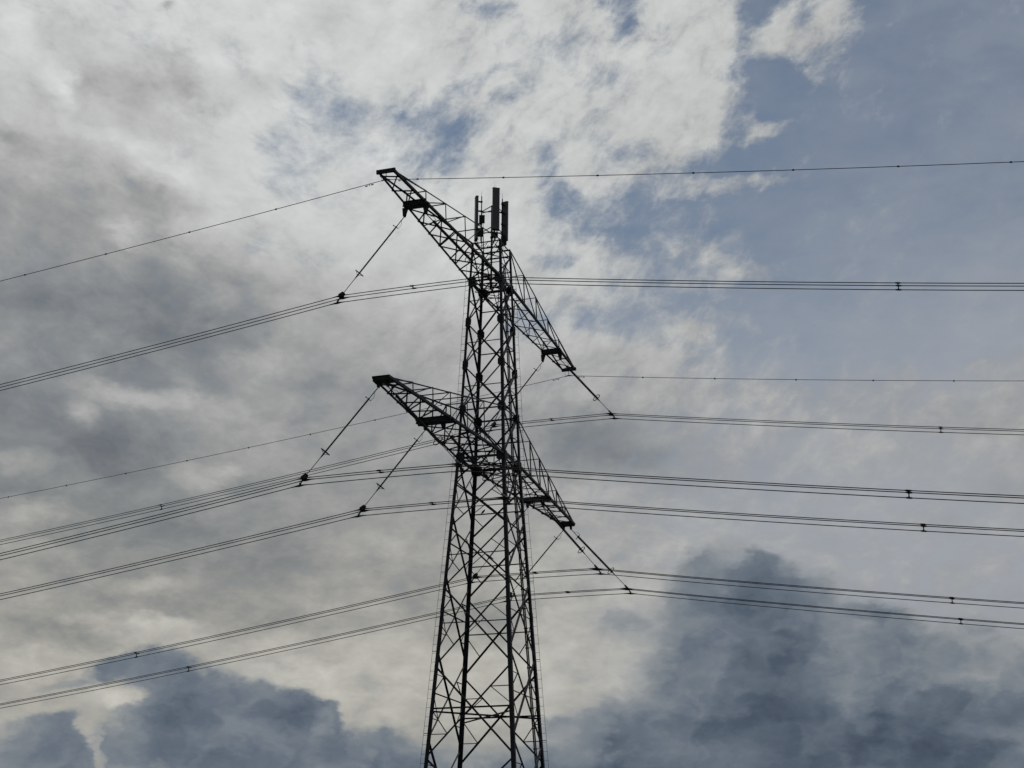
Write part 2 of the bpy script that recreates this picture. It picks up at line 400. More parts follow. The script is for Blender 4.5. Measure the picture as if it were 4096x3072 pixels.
tone = [(.28, (61, 71, 85)), (.36, (81, 92, 106)), (.44, (104, 114, 126)), (.54, (134, 140, 145)), (.62, (157, 159, 161)), (.70, (178, 179, 178)),
        (.78, (198, 199, 197)), (.88, (218, 219, 217))]
SK = 10.0                                 # the Background strength is 0.1
tone_hi = [(.28, (68, 76, 88)), (.44, (107, 112, 119)), (.54, (135, 139, 142)), (.62, (158, 159, 159)), (.70, (179, 180, 179)),
           (.78, (198, 200, 199)), (.88, (217, 219, 218))]
high_col = ramp(Vn, [(p, (lin(c[0]), lin(c[1]), lin(c[2]), 1)) for p, c in tone_hi]).outputs[0]
low_col = ramp(Wn, [(p, (lin(c[0]), lin(c[1]), lin(c[2]), 1)) for p, c in tone]).outputs[0]
# sunlit haze: warmer low down on the side of the sun
warm = nm('MULTIPLY', step(EL, 19, 8), step(AZ, 11, -3))
high_col = mixc(warm, high_col, vm('MULTIPLY', high_col, (1.035, 1.0, .915)))
# blue sky (Nishita) behind a thin veil that thickens towards the horizon and to the right
sky = wt.nodes.new('ShaderNodeTexSky')
sky.sky_type = 'NISHITA'
sky.sun_disc = False
sky.sun_elevation = R(SUN_EL)
sky.sun_rotation = R(SUN_AZ)
sky.altitude = 0
sky.air_density = 1.0
sky.dust_density = 0.6
sky.ozone_density = 1.5
blue = vm('MULTIPLY', sky.outputs[0], SKY_TINT)
blue = vm('SCALE', blue, scale=.1)
veil = nm('ADD', nm('ADD', step(EL, 30, 11, .06, .84), nm('MULTIPLY', nm('MAXIMUM', AZ, 1.0), .019)),
          nm('MULTIPLY', nm('SUBTRACT', nv.outputs['Fac'], .5), .55), clamp=True)
veil_col = (lin(157), lin(162), lin(170), 1)
blue = mixc(veil, blue, veil_col)
col = mixc(cover, blue, high_col)
col = mixc(low, col, low_col)
# unseen sky behind the view, dimmed on purpose to keep the steel dark
dim = step(fy_, -.3, .7, .25, 1)
col = vm('SCALE', col, scale=dim)
bg = wt.nodes.new('ShaderNodeBackground')
bg.inputs['Strength'].default_value = 0.1
wt.links.new(vm('SCALE', col, scale=SK), bg.inputs['Color'])
wo = wt.nodes.new('ShaderNodeOutputWorld')
wt.links.new(bg.outputs[0], wo.inputs[0])



# ------------------------------------------------------------------ materials
def material(name, base, rough=0.6, metal=0.0, var=0.25, scale=6.0, bump=0.0):
    m = bpy.data.materials.new(name)
    m.use_nodes = True
    nt = m.node_tree
    b = nt.nodes['Principled BSDF']
    b.inputs['Roughness'].default_value = rough
    b.inputs['Metallic'].default_value = metal
    tc = nt.nodes.new('ShaderNodeTexCoord')
    n = nt.nodes.new('ShaderNodeTexNoise')
    n.inputs['Scale'].default_value = scale
    n.inputs['Detail'].default_value = 5
    cr = nt.nodes.new('ShaderNodeValToRGB')
    lo = [c * (1 - var) for c in base]
    hi = [min(1, c * (1 + var)) for c in base]
    cr.color_ramp.elements[0].position = .3
    cr.color_ramp.elements[0].color = (*lo, 1)
    cr.color_ramp.elements[1].position = .7
    cr.color_ramp.elements[1].color = (*hi, 1)
    nt.links.new(tc.outputs['Object'], n.inputs['Vector'])
    nt.links.new(n.outputs['Fac'], cr.inputs['Fac'])
    nt.links.new(cr.outputs['Color'], b.inputs['Base Color'])
    if bump:
        bp = nt.nodes.new('ShaderNodeBump')
        bp.inputs['Strength'].default_value = bump
        nt.links.new(n.outputs['Fac'], bp.inputs['Height'])
        nt.links.new(bp.outputs['Normal'], b.inputs['Normal'])
    return m


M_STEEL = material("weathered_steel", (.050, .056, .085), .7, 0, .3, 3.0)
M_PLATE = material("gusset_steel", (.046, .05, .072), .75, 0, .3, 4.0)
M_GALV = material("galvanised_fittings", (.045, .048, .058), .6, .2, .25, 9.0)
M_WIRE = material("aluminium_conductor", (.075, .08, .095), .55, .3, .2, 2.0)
M_INSUL = material("dark_silicone_insulator", (.035, .036, .044), .6, 0, .2, 8.0)
M_RING = material("rusty_ring", (.075, .045, .045), .6, .2, .4, 6.0)
M_PANEL = material("antenna_radome", (.20, .21, .27), .55, 0, .08, 1.5)
M_BOX = material("radio_housing", (.07, .075, .075), .6, 0, .12, 3.0)
M_CABLE = material("grey_cable", (.19, .185, .185), .6, 0, .25, 1.2)
M_BLACK = material("black_cable", (.03, .03, .034), .6, 0, .2, 5.0)
M_BIRD = material("bird_plumage", (.035, .035, .04), .8, 0, .3, 40.0)
M_GRASS = material("meadow", (.055, .075, .025), .95, 0, .45, .35, .3)


# ------------------------------------------------------------------ mesh builder
class MB:
    def __init__(self):
        self.v, self.f = [], []

    def add(self, vs, fs):
        o = len(self.v)
        self.v += [tuple(x) for x in vs]
        self.f += [tuple(i + o for i in f) for f in fs]

    def prism(self, p, q, poly, a, b):
        """sweep a 2-D polygon (coordinates along a and b) from p to q"""
        n = len(poly)
        vs = [p + a * x + b * y for x, y in poly] + [q + a * x + b * y for x, y in poly]
        fs = [(i, (i + 1) % n, n + (i + 1) % n, n + i) for i in range(n)]
        fs += [tuple(range(n - 1, -1, -1)), tuple(range(n, 2 * n))]
        self.add(vs, fs)

    def angle(self, p, q, a, b, s, t=None):
        """steel angle section with flanges along a and b"""
        t = t or s * .13
        p, q, a, b = Vector(p), Vector(q), Vector(a).normalized(), Vector(b).normalized()
        d = (q - p).normalized()
        a = (a - d * a.dot(d)).normalized()
        b = (b - d * b.dot(d) - a * b.dot(a)).normalized()
        self.prism(p, q, [(0, 0), (s, 0), (s, t), (t, t), (t, s), (0, s)], a, b)

    def bar(self, p, q, w, h, up=(0, 0, 1)):
        p, q, up = Vector(p), Vector(q), Vector(up)
        d = (q - p).normalized()
        a = d.cross(up)
        if a.length < 1e-3:
            a = d.cross(Vector((1, 0, 0)))
        a.normalize()
        b = a.cross(d).normalized()
        w, h = w / 2, h / 2
        self.prism(p, q, [(-w, -h), (w, -h), (w, h), (-w, h)], a, b)

    def channel(self, p, q, w, h, t, up=(0, 0, 1)):
        """U section: web of height h, flanges of width w"""
        p, q, up = Vector(p), Vector(q), Vector(up)
        d = (q - p).normalized()
        a = d.cross(up).normalized()
        b = a.cross(d).normalized()
        h /= 2
        self.prism(p, q, [(0, -h), (w, -h), (w, -h + t), (t, -h + t), (t, h - t), (w, h - t), (w, h), (0, h)], a, b)

    def tube(self, pts, r, n=8, caps=True):
        pts = [Vector(p) for p in pts]
        rs = r if isinstance(r, (list, tuple)) else [r] * len(pts)
        rings = []
        ref = None
        for i, p in enumerate(pts):
            d = (pts[min(i + 1, len(pts) - 1)] - pts[max(i - 1, 0)])
            d = d.normalized() if d.length > 1e-9 else Vector((0, 0, 1))
            if ref is None:
                ref = Vector((0, 0, 1)) if abs(d.z) < .9 else Vector((1, 0, 0))
            a = (ref - d * ref.dot(d)).normalized()
            b = d.cross(a)
            ref = a
            rings.append([p + (a * cos(2 * pi * k / n) + b * sin(2 * pi * k / n)) * rs[i] for k in range(n)])
        vs = [v for ring in rings for v in ring]
        fs = []
        for i in range(len(pts) - 1):
            for k in range(n):
                fs.append((i * n + k, i * n + (k + 1) % n, (i + 1) * n + (k + 1) % n, (i + 1) * n + k))
        if caps:
            fs.append(tuple(range(n - 1, -1, -1)))
            fs.append(tuple(range((len(pts) - 1) * n, len(pts) * n)))
        self.add(vs, fs)

    def torus(self, c, axis, r, t, n=28, m=8):
        c, axis = Vector(c), Vector(axis).normalized()
        a = axis.orthogonal().normalized()
        b = axis.cross(a)
        vs, fs = [], []
        for i in range(n):
            e = a * cos(2 * pi * i / n) + b * sin(2 * pi * i / n)
            for k in range(m):
                vs.append(c + e * (r + t * cos(2 * pi * k / m)) + axis * (t * sin(2 * pi * k / m)))
        for i in range(n):
            for k in range(m):
                fs.append((i * m + k, ((i + 1) % n) * m + k, ((i + 1) % n) * m + (k + 1) % m, i * m + (k + 1) % m))
        self.add(vs, fs)

    def plate(self, pts, nrm, t):
        pts = [Vector(p) for p in pts]
        nrm = Vector(nrm).normalized() * t / 2
        n = len(pts)
        vs = [p - nrm for p in pts] + [p + nrm for p in pts]
        fs = [(i, (i + 1) % n, n + (i + 1) % n, n + i) for i in range(n)]
        fs += [tuple(range(n - 1, -1, -1)), tuple(range(n, 2 * n))]
        self.add(vs, fs)

    def box(self, c, ax, ay, az, sx, sy, sz, bev=0.0):
        c, ax, ay, az = Vector(c), Vector(ax), Vector(ay), Vector(az)
        b = bev
        hx, hy = sx / 2, sy / 2
        poly = [(-hx + b, -hy), (hx - b, -hy), (hx, -hy + b), (hx, hy - b), (hx - b, hy), (-hx + b, hy), (-hx, hy - b), (-hx, -hy + b)] if b else \
               [(-hx, -hy), (hx, -hy), (hx, hy), (-hx, hy)]
        self.prism(c - az * sz / 2, c + az * sz / 2, poly, ax, ay)

    def build(self, name, mat, parent=None, smooth=False, origin=None):
        """link as ONE mesh object; coordinates are world coordinates, stored relative to origin / parent origin"""
        me = bpy.data.meshes.new(name)
        off = Vector(origin) if origin is not None else (wloc(parent) if parent else Vector((0, 0, 0)))
        me.from_pydata([tuple(Vector(v) - off) for v in self.v], [], self.f)
        me.update()
        me.materials.append(mat)
        if smooth:
            for p in me.polygons:
                p.use_smooth = True
        o = bpy.data.objects.new(name, me)
        COL.objects.link(o)
        if parent:
            o.parent = parent
            o.location = off - wloc(parent)
        else:
            o.location = off
        return o


def wloc(o):
    v = Vector(o.location)
    while o.parent:
        o = o.parent
        v += Vector(o.location)
    return v


def tag(o, label=None, cat=None, group=None, kind=None):
    if label: o['label'] = label
    if cat: o['category'] = cat
    if group: o['group'] = group
    if kind: o['kind'] = kind
    return o


def empty(name, loc):
    o = bpy.data.objects.new(name, None)
    o.empty_display_size = .3
    COL.objects.link(o)
    o.location = loc
    return o


V = Vector

# ------------------------------------------------------------------ ground
g = MB()
g.add([(-6000, -6000, 0), (6000, -6000, 0), (6000, 6000, 0), (-6000, 6000, 0)], [(0, 1, 2, 3)])
tag(g.build("field", M_GRASS), "flat green meadow under the power line", "field", kind="structure")

# ------------------------------------------------------------------ tower
Z_LA, Z_UA, Z_TOP, Z_CAP = 29.147 + ZO, 41.834 + ZO, 44.257 + ZO, 44.74 + ZO
Z_LT, Z_G2, Z_G1 = 32.53 + ZO, 35.705 + ZO, 38.81 + ZO
W_LA = 1.656


def hw(z):
    """half width of the square tower body at height z"""
    if z >= Z_LA:
        return W_LA + (z - Z_LA) * (1.075 - W_LA) / (44.465 + ZO - Z_LA)
    return W_LA + (Z_LA - z) * 0.0648


SX = {'L': (-1, -1), 'N': (1, -1), 'R': (1, 1), 'F': (-1, 1)}


def corner(c, z):
    w = hw(z)
    return V((SX[c][0] * w, SX[c][1] * w, z))


tower = tag(empty("transmission_tower", (0, 0, 0)),
            "tall dark steel lattice power pylon with two levels of crossarms", "pylon")

for c in 'LNRF':
    m = MB()
    sx, sy = SX[c]
    zs = [0.0, 6.0, Z_LA - 10, Z_LA, Z_G1, Z_CAP]
    sz = [.27, .25, .22, .18, .158]
    for i in range(5):
        p, q = corner(c, zs[i]), corner(c, zs[i + 1])
        m.angle(p, q, (-sx, 0, 0), (0, -sy, 0), sz[i] , sz[i] * .14)
        if i in (1, 2, 3):      # splice plates where two leg lengths are bolted together
            d = (q - p).normalized()
            e = V((-sx, 0, 0)); f = V((0, -sy, 0))
            for ax, nn in ((e, f), (f, e)):
                p0 = p - nn * .012
                m.plate([p0 - d * .3 + ax * .01, p0 - d * .3 + ax * sz[i] * .9, p0 + d * .3 + ax * sz[i] * .9, p0 + d * .3 + ax * .01], nn, .016)
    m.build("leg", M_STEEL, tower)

FACES = {'LN': ('L', 'N', V((0, -1, 0))), 'NR': ('N', 'R', V((1, 0, 0))),
         'RF': ('R', 'F', V((0, 1, 0))), 'FL': ('F', 'L', V((-1, 0, 0)))}


def brace(name, p, q, nrm, s, depth=0.0, flip=1):
    p, q, nrm = V(p), V(q), V(nrm)
    d = (q - p).normalized()
    a = d.cross(nrm).normalized() * flip
    off = -nrm * depth - a * s * .5
    m = MB()
    m.angle(p + off, q + off, a, -nrm, s, max(.009, s * .13))
    return m.build(name, M_STEEL, tower)


def lerp(p, q, t):
    return V(p) * (1 - t) + V(q) * t


lowA = [27.63 + ZO, 24.52 + ZO, 20.56 + ZO, 15.526 + ZO, 9.881 + ZO, 4.3 + ZO, 0.0]
lowB = [Z_LA, 25.323 + ZO, 21.257 + ZO, 16.382 + ZO, 10.92 + ZO, 5.2 + ZO, 0.0]
upp = [Z_TOP, Z_UA, Z_G1, Z_G2, Z_LT, Z_LA]
for fn, (A, B, nr) in FACES.items():
    wide = fn in ('LN', 'RF')
    levels = upp[:-1] + ([Z_LA] if True else [])
    bays = [(upp[i], upp[i + 1], 'u') for i in range(5)]
    low = lowA if wide else lowB
    bays += [(low[i], low[i + 1], 'l%d' % i) for i in range(6)]
    for zt, zb, kind in bays:
        zc = zb + (zt - zb) * hw(zb) / (hw(zb) + hw(zt))
        s = (.095 if kind == 'u' else .096 + .005 * int(kind[1]))
        if zt == Z_TOP:
            s = .06
        if kind == 'u' and zt != Z_TOP and not wide:
            s = .11
        at, ab, bt, bb = corner(A, zt), corner(A, zb), corner(B, zt), corner(B, zb)
        brace("diagonal_brace", at, bb, nr, s, .03)
        brace("diagonal_brace", bt, ab, nr, s, .065, -1)
        brace("horizontal_strut", corner(A, zc), corner(B, zc), nr, .062 if kind == 'u' else .068, .09)
        if kind[0] == 'l' and int(kind[1]) < 5:
            i = int(kind[1])
            ac, bc = corner(A, zc), corner(B, zc)
            sec = []
            if fn == 'LN':
                sec = [(bc, lerp(bt, ab, .25)), (ac, lerp(bt, ab, .75))]
            elif fn == 'RF':
                sec = [(bc, lerp(at, bb, .75)), (ac, lerp(bt, ab, .75)), (bc, lerp(bt, ab, .25))]
            else:
                sec = [(ac, lerp(at, bb, .25)), (ac, lerp(bt, ab, .75)), (bc, lerp(bt, ab, .25)), (bc, lerp(at, bb, .75))]
            for p, q in sec:
                brace("secondary_brace", p, q, nr, .052, .1)
            if i >= 3 or (i == 2 and not wide):
                for p, q in sec:
                    leg = A if (p - ac).length < .01 else B
                    brace("secondary_brace", corner(leg, q.z), q, nr, .054, .1)
    # gusset plates where the braces meet the legs
    for zl, ww, hh in ((Z_UA, .5, .62), (Z_G1, .36, .62), (Z_G2, .36, .62), (Z_LT, .42, .6), (Z_LA, .55, .7)):
        for c, other in ((A, B), (B, A)):
            p = corner(c, zl)
            e = (corner(other, zl) - p).normalized()
            up = (corner(c, zl + 1) - p).normalized()
            p = p + nr * .016
            m = MB()
            k = .12
            pts = [p - e * .05 - up * hh * .5, p + e * (ww - k) - up * hh * .5, p + e * ww - up * (hh * .5 - k),
                   p + e * ww + up * (hh * .5 - k), p + e * (ww - k) + up * hh * .5, p - e * .05 + up * hh * .5]
            m.plate(pts, nr, .02)
            m.build("gusset_plate", M_PLATE, tower)
    # K brace under the lower crossarm on the two wide faces
    if wide:
        mid = lerp(corner(A, Z_LA), corner(B, Z_LA), .5)
        brace("diagonal_brace", mid, corner(A, lowA[0]), nr, .085, .045)
        brace("diagonal_brace", mid, corner(B, lowA[0]), nr, .085, .045)
    # ring beams
    for zl, s in ((Z_UA, .15), (Z_LA, .17), (Z_LT, .1), (Z_TOP, .085), (Z_CAP, .09), (12.86 + ZO, .07), (Z_LA + .36, .07), (Z_UA + .3, .06)):
        if zl == 12.86 + ZO and not wide:
            continue
        brace("horizontal_strut", corner(A, zl), corner(B, zl), nr, s, .13 if s < .14 else .02)
# plan bracing at the ring levels
for zl, s in ((12.86 + ZO - .12, .1), (Z_LA - .05, .085), (Z_UA - .05, .075), (Z_TOP - .1, .05)):
    for i, (p, q) in enumerate((('L', 'R'), ('N', 'F'))):
        m = MB()
        m.angle(corner(p, zl) - V((0, 0, i * s * 1.05)), corner(q, zl) - V((0, 0, i * s * 1.05)), (1, -1 if i == 0 else 1, 0), (0, 0, -1), s)
        m.build("plan_brace", M_STEEL, tower)
for zl, s in ((Z_LA - .3, .07), (Z_UA - .28, .06)):       # diamond of struts between the ring beam middles
    mids = [lerp(corner(a, zl), corner(b, zl), .5) for a, b in ('LN', 'NR', 'RF', 'FL')]
    for i in range(4):
        m = MB()
        m.angle(mids[i], mids[(i + 1) % 4], (0, 0, -1), (1, 0, 0) if i % 2 else (0, 1, 0), s)
        m.build("plan_brace", M_STEEL, tower)

# climbing rails: thin safety rail on stand-off rungs, outside two of the legs
for c in ('L', 'R'):
    m = MB()
    sx = SX[c][0]
    zs = [0.4 + i * .565 for i in range(int((Z_UA + 1.0 - .4) / .565))]
    m.tube([corner(c, z) + V((sx * .25, 0, 0)) for z in (0.3, Z_LA, Z_UA + 1.2)], .011, 6)
    for i, z in enumerate(zs):
        p = corner(c, z)
        m.tube([p, p + V((sx * .25, 0, 0)), p + V((sx * .25, 0, .05))], .011, 6)
        if i % 9 == 4:
            p = corner(c, z + .12)
            m.tube([p, p + V((sx * .25, 0, 0))], .022, 6)
    m.build("climbing_rail", M_GALV, tower)

# ------------------------------------------------------------------ crossarms
def crossarm(sg, z0, wb, a_tip, t_tip, ztop, nodes, zig, hang, chord, upper):
    """one lattice arm: two level bottom chords, two sloping top chords, webs; hang = distance of the middle hanger beam"""
    wt = hw(ztop)
    y0, yt = wb, wt

    def bot(side, a):
        s = (a - y0) / (a_tip - y0)
        return V((side * (wb + (t_tip - wb) * s), sg * a, z0))

    def topc(side, a):
        s = (a - yt) / (a_tip - yt)
        return V((side * (wt + (t_tip - wt) * s), sg * a, ztop + (z0 + .06 - ztop) * s))
    m = MB()
    for side in (-1, 1):
        m.angle(bot(side, y0 - .1), bot(side, a_tip + .12), (-side, 0, 0), (0, 0, 1), chord, chord * .14)
        m.angle(topc(side, yt), topc(side, a_tip), (-side, 0, 0), (0, 0, -1), .085, .012)
    arm = m.build("crossarm", M_STEEL, tower)

    def sub(name, p, q, a, b, s, mat=M_STEEL):
        mm = MB()
        mm.angle(p, q, a, b, s, max(.008, s * .13))
        return mm.build(name, mat, arm)
    # side trusses
    for side in (-1, 1):
        prev = None
        for i, a in enumerate(nodes):
            sub("web_post", bot(side, a) - V((side * .03, 0, 0)), topc(side, a) - V((side * .03, 0, 0)), (-side, 0, 0), (0, sg, 0), .066)
            nxt = nodes[i + 1] if i + 1 < len(nodes) else a_tip - .35
            sub("web_diagonal", topc(side, a) - V((side * .05, 0, 0)), bot(side, nxt) - V((side * .05, 0, 0)), (-side, 0, 0), (0, 0, 1), .062)
        sub("web_diagonal", topc(side, yt + .05) - V((side * .05, 0, 0)), bot(side, nodes[0]) - V((side * .05, 0, 0)), (-side, 0, 0), (0, 0, 1), .062)
    # struts between the top chords
    for a in nodes:
        sub("top_strut", topc(-1, a), topc(1, a), (0, sg, 0), (0, 0, -1), .055)
    # zigzag bracing of the bottom plane
    for i in range(len(zig) - 1):
        a0, a1 = zig[i], zig[i + 1]
        skew = .2 if a0 > hang + 1 else .1
        sub("bottom_strut", bot(-1, a0 + .02) + V((0, 0, -.012)), bot(1, (a0 - 2 * skew) if a0 > hang + 1 else a1) + V((0, 0, -.012)), (0, sg, 0), (0, 0, -1), .066)
        sub("bottom_diagonal", bot(-1, a1) + V((0, 0, -.03)), bot(1, a0 - .1) + V((0, 0, -.03)), (0, sg, 0), (0, 0, -1), .064)
    # hanger beams: pairs of deep channels across the arm
    mm = MB()
    depth = .34 if upper else .36
    for dy in (-.2, .2):
        p, q = bot(-1, hang + dy), bot(1, hang + dy)
        mm.channel(p + V((-.05, 0, -.03)), q + V((.05, 0, -.03)), .09 * (1 if dy > 0 else -1), depth, .014)
    mm.plate([bot(-1, hang - .2) + V((0, 0, -.205)), bot(1, hang - .2) + V((0, 0, -.205)), bot(1, hang + .2) + V((0, 0, -.205)), bot(-1, hang + .2) + V((0, 0, -.205))], (0, 0, 1), .014)
    mm.build("hanger_beam", M_PLATE, arm)
    mm = MB()
    if upper:
        mm.bar(bot(-1, a_tip) + V((-.06, sg * .05, .04)), bot(1, a_tip) + V((.06, sg * .05, .04)), .14, .24)
    else:
        for dy in (-.62, .02):
            p, q = bot(-1, a_tip + dy), bot(1, a_tip + dy)
            mm.channel(p + V((.02, 0, .02)), q + V((-.02, 0, .02)), .08, .26, .014)
        mm.plate([bot(-1, a_tip - .62) + V((0, 0, -.11)), bot(1, a_tip - .62) + V((0, 0, -.11)), bot(1, a_tip) + V((0, 0, -.11)), bot(-1, a_tip) + V((0, 0, -.11))], (0, 0, 1), .014)
    mm.build("tip_beam", M_PLATE, arm)
    # hanger plates carrying the insulators
    spots = [(hang, .72, .62, .2), ] if upper else [(hang, .6, .42, .16), (a_tip - .3, .3, .25, .1)]
    for a, x, dz, wd in spots:
        for s2 in (-1, 1):
            pm = MB()
            zb = z0 - .2 if a == hang else z0 - .11
            tip = V((s2 * x, sg * a, z0 - dz - .16))
            for dy in (-.06, .06):
                o = V((0, dy, 0))
                pm.plate([V((s2 * (x - wd * 1.2), sg * a, zb)) + o, V((s2 * (x + wd * .6), sg * a, zb)) + o,
                          tip + V((s2 * .07, 0, .02)) + o, tip + V((-s2 * .07, 0, -.03)) + o], (0, 1, 0), .016)
            pm.build("hanger_plate", M_PLATE, arm)
    return arm, bot


UA = dict(z0=Z_UA, wb=1.19, a_tip=18.106, t_tip=.53, ztop=Z_CAP, nodes=[4.2, 7.3, 10.45, 13.5],
          zig=[17.75, 15.75, 13.2, 11.25, 9.3, 7.4, 5.2, 3.3, 1.5], hang=13.628, chord=.15, upper=True)
LA = dict(z0=Z_LA, wb=W_LA, a_tip=17.786, t_tip=.523, ztop=Z_LT, nodes=[4.6, 7.2, 9.65, 12.1, 14.75],
          zig=[16.9, 15.3, 13.6, 11.9, 10.2, 9.0, 7.2, 5.4, 3.8, 2.2], hang=9.745, chord=.16, upper=False)
for sg in (-1, 1):
    crossarm(sg, **UA)
    crossarm(sg, **LA)

# ------------------------------------------------------------------ insulator strings, conductors
# phase: y, z of clamp, z slopes left / right, names
PH = [
    dict(n="the left arm of the upper crossarm", y=-13.63, z=36.30, up=True, x=4.68, sl=.139, sr=.159),
    dict(n="the right arm of the upper crossarm", y=13.63, z=36.30, up=True, x=4.62, sl=.151, sr=.153),
    dict(n="the left tip of the lower crossarm", y=-17.49, z=23.78, up=False, x=4.6, sl=.158, sr=.157, tip=True),
    dict(n="the middle of the lower left arm", y=-9.745, z=23.90, up=False, x=4.52, sl=.154, sr=.155),
    dict(n="the middle of the lower right arm", y=9.745, z=23.77, up=False, x=4.5, sl=.161, sr=.157),
    dict(n="the right tip of the lower crossarm", y=17.49, z=23.90, up=False, x=4.58, sl=.163, sr=.162, tip=True),
]
SPAN = 360.0


def wire_z(x, x0, z0, zmid, sl, sr):
    """height of a conductor at x: sagging away from both clamps, nearly straight between them"""
    if x < -x0:
        d = -x0 - x
        return z0 - sl * d * (1 - d / SPAN)
    if x > x0:
        d = x - x0
        return z0 - sr * d * (1 - d / SPAN)
    return z0 + zmid * (1 - (x / x0) ** 2)


def insulator(ph, s):
    y, zc = ph['y'], ph['z'] + ZO
    if ph['up']:
        top = V((s * .72, y, Z_UA - .78))
    elif ph.get('tip'):
        top = V((s * .3, y, Z_LA - .41))
    else:
        top = V((s * .6, y, Z_LA - .58))
    end = V((s * ph['x'], y, zc + .12))
    d = (end - top).normalized()
    Ln = (end - top).length
    lean = 'left' if s < 0 else 'right'
    root = tag(empty("insulator_string", top),
               "%s-leaning long insulator string hung from %s" % (lean, ph['n']), "insulator",
               "insulator strings under the crossarms")
    side = V((0, 1, 0))
    nrm = d.cross(side).normalized()
    # upper link
    m = MB()
    m.tube([top - d * .05, top + d * Ln * .13], .028, 8)
    m.tube([top + d * Ln * .05 + nrm * .015, top + d * Ln * .05 - nrm * .015], .05, 8)
    m.build("link", M_GALV, root)
    # shank with sheds
    m = MB()
    pts, rs = [], []
    a, b = Ln * .12, Ln * .745
    n = 44
    big, small = (.07, .044) if s < 0 else (.1, .066)
    for i in range(n):
        u = a + (b - a) * i / n
        st = (b - a) / n
        for f, r in ((0, small), (.42, small), (.5, big), (.62, small)):
            pts.append(top + d * (u + f * st)); rs.append(r)
    pts.append(top + d * b); rs.append(small)
    m.tube(pts, rs, 10)
    m.build("shank", M_INSUL, root, smooth=False)
    # arcing horn at the upper end
    m = MB()
    p = top + d * Ln * .13
    m.tube([p - nrm * .22, p - nrm * .1 + d * .01, p + nrm * .1 + d * .01, p + nrm * .2], .018, 8)
    m.tube([p + nrm * .17, p + nrm * .21 - d * .25, p + nrm * .06 - d * .48], .012, 6)
    m.tube([p - nrm * .22 - d * .03, p - nrm * .22 + d * .05], .03, 8)
    m.build("arcing_horn", M_GALV, root)
    # corona ring
    m = MB()
    p = top + d * Ln * .72
    m.torus(p, d, .3, .024)
    m.tube([p + nrm * .3, p + nrm * .1 + d * .12, p + d * .2], .013, 6)
    m.tube([p - nrm * .3, p - nrm * .1 + d * .12, p + d * .2], .013, 6)
    m.build("corona_ring", M_RING, root, smooth=True)
    # lower link
    m = MB()
    m.tube([top + d * b, top + d * (b + .1), top + d * (b + .3), end], [.045, .045, .021, .021], 8)
    m.build("link", M_GALV, root)
    # yoke with three clamps
    m = MB()
    m.plate([end + side * .1 - d * .2, end + side * .29 + d * .1, end + side * .07 + d * .24, end - side * .07 + d * .24,
             end - side * .29 + d * .1, end - side * .1 - d * .2], nrm, .12)
    low = V((end.x + s * .3, y, zc - .36))
    m.tube([end + d * .12, low], .042, 8)
    m.bar(end - d * .18, end + d * .05, .1, .13, side)
    yk = m.build("yoke", M_GALV, root)
    for p, rel in ((V((s * ph['x'], y - .2, zc)), 0), (V((s * ph['x'], y + .2, zc)), 0), (low, 1)):
        m = MB()
        sl = ph['sl'] if s < 0 else ph['sr']
        o = V((-s * .55, 0, .01)); i = V((s * .55, 0, -.55 * sl))
        m.tube([p + o, p + o * .5 + V((0, 0, .004)), p + V((0, 0, -.012)), p + i * .5, p + i], [.026, .04, .075, .04, .026], 8)
        m.tube([p + V((0, 0, -.05)), p + V((0, 0, .16))], .03, 8)
        m.build("clamp", M_GALV, yk)
    return low


for ph in PH:
    lows = [insulator(ph, s) for s in (-1, 1)]
    y, zc = ph['y'], ph['z'] + ZO
    lowx, lowz = abs(lows[0].x), lows[0].z
    for nm, dy, x0, z0 in (("nearer upper", -.2, ph['x'], zc), ("farther upper", .2, ph['x'], zc), ("lowest", 0, lowx, lowz)):
        xs = [-300 + (300 - x0) * (1 - (1 - i / 40) ** 2) for i in range(41)]
        xs += [x0 * t for t in (-.66, -.33, 0, .33, .66)] + [-x for x in reversed(xs)]
        m = MB()
        m.tube([V((x, y + dy, wire_z(x, x0, z0, .03, ph['sl'], ph['sr']))) for x in xs], .025, 7)
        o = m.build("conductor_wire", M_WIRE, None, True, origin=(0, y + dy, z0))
        tag(o, "%s wire of the three-wire bundle at %s" % (nm, ph['n']), "wire", "bundled conductor wires")
    # spacers
    sp = [(0, "inside"), (28.2, "right of")]
    if ph['y'] > 0:
        sp.append((-33.2 if ph['up'] else -31.9, "left of"))
    for x, where in sp:
        za = wire_z(x, ph['x'], zc, .03, ph['sl'], ph['sr'])
        zb = wire_z(x, lowx, lowz, .03, ph['sl'], ph['sr'])
        root = tag(empty("bundle_spacer", (x, y, za)), ("small spacer between both strings at %s" % ph['n']) if x == 0 else ("Y-shaped spacer %s the tower, wires at %s" % (where, ph['n'])), "spacer", "spacers on the wire bundles")
        ends = [V((x, y - .2, za)), V((x, y + .2, za))] + ([V((x, y, zb))] if x else [])
        c = V((x, y, za - (.11 if x else .02)))
        m = MB()
        for q in ends:
            m.tube([c, lerp(c, q, .35), lerp(c, q, .6), q], [.04, .024, .04, .026], 8)
        m.build("frame", M_GALV, root)
        for q in ends:
            m = MB()
            sl = ph['sl'] if x < 0 else -ph['sr']
            if x == 0: sl = 0
            e = V((.2, 0, .2 * sl))
            m.tube([q - e, q - e * .4, q + e * .4, q + e], [.022, .05, .05, .022], 8)
            m.build("grip", M_GALV, root)

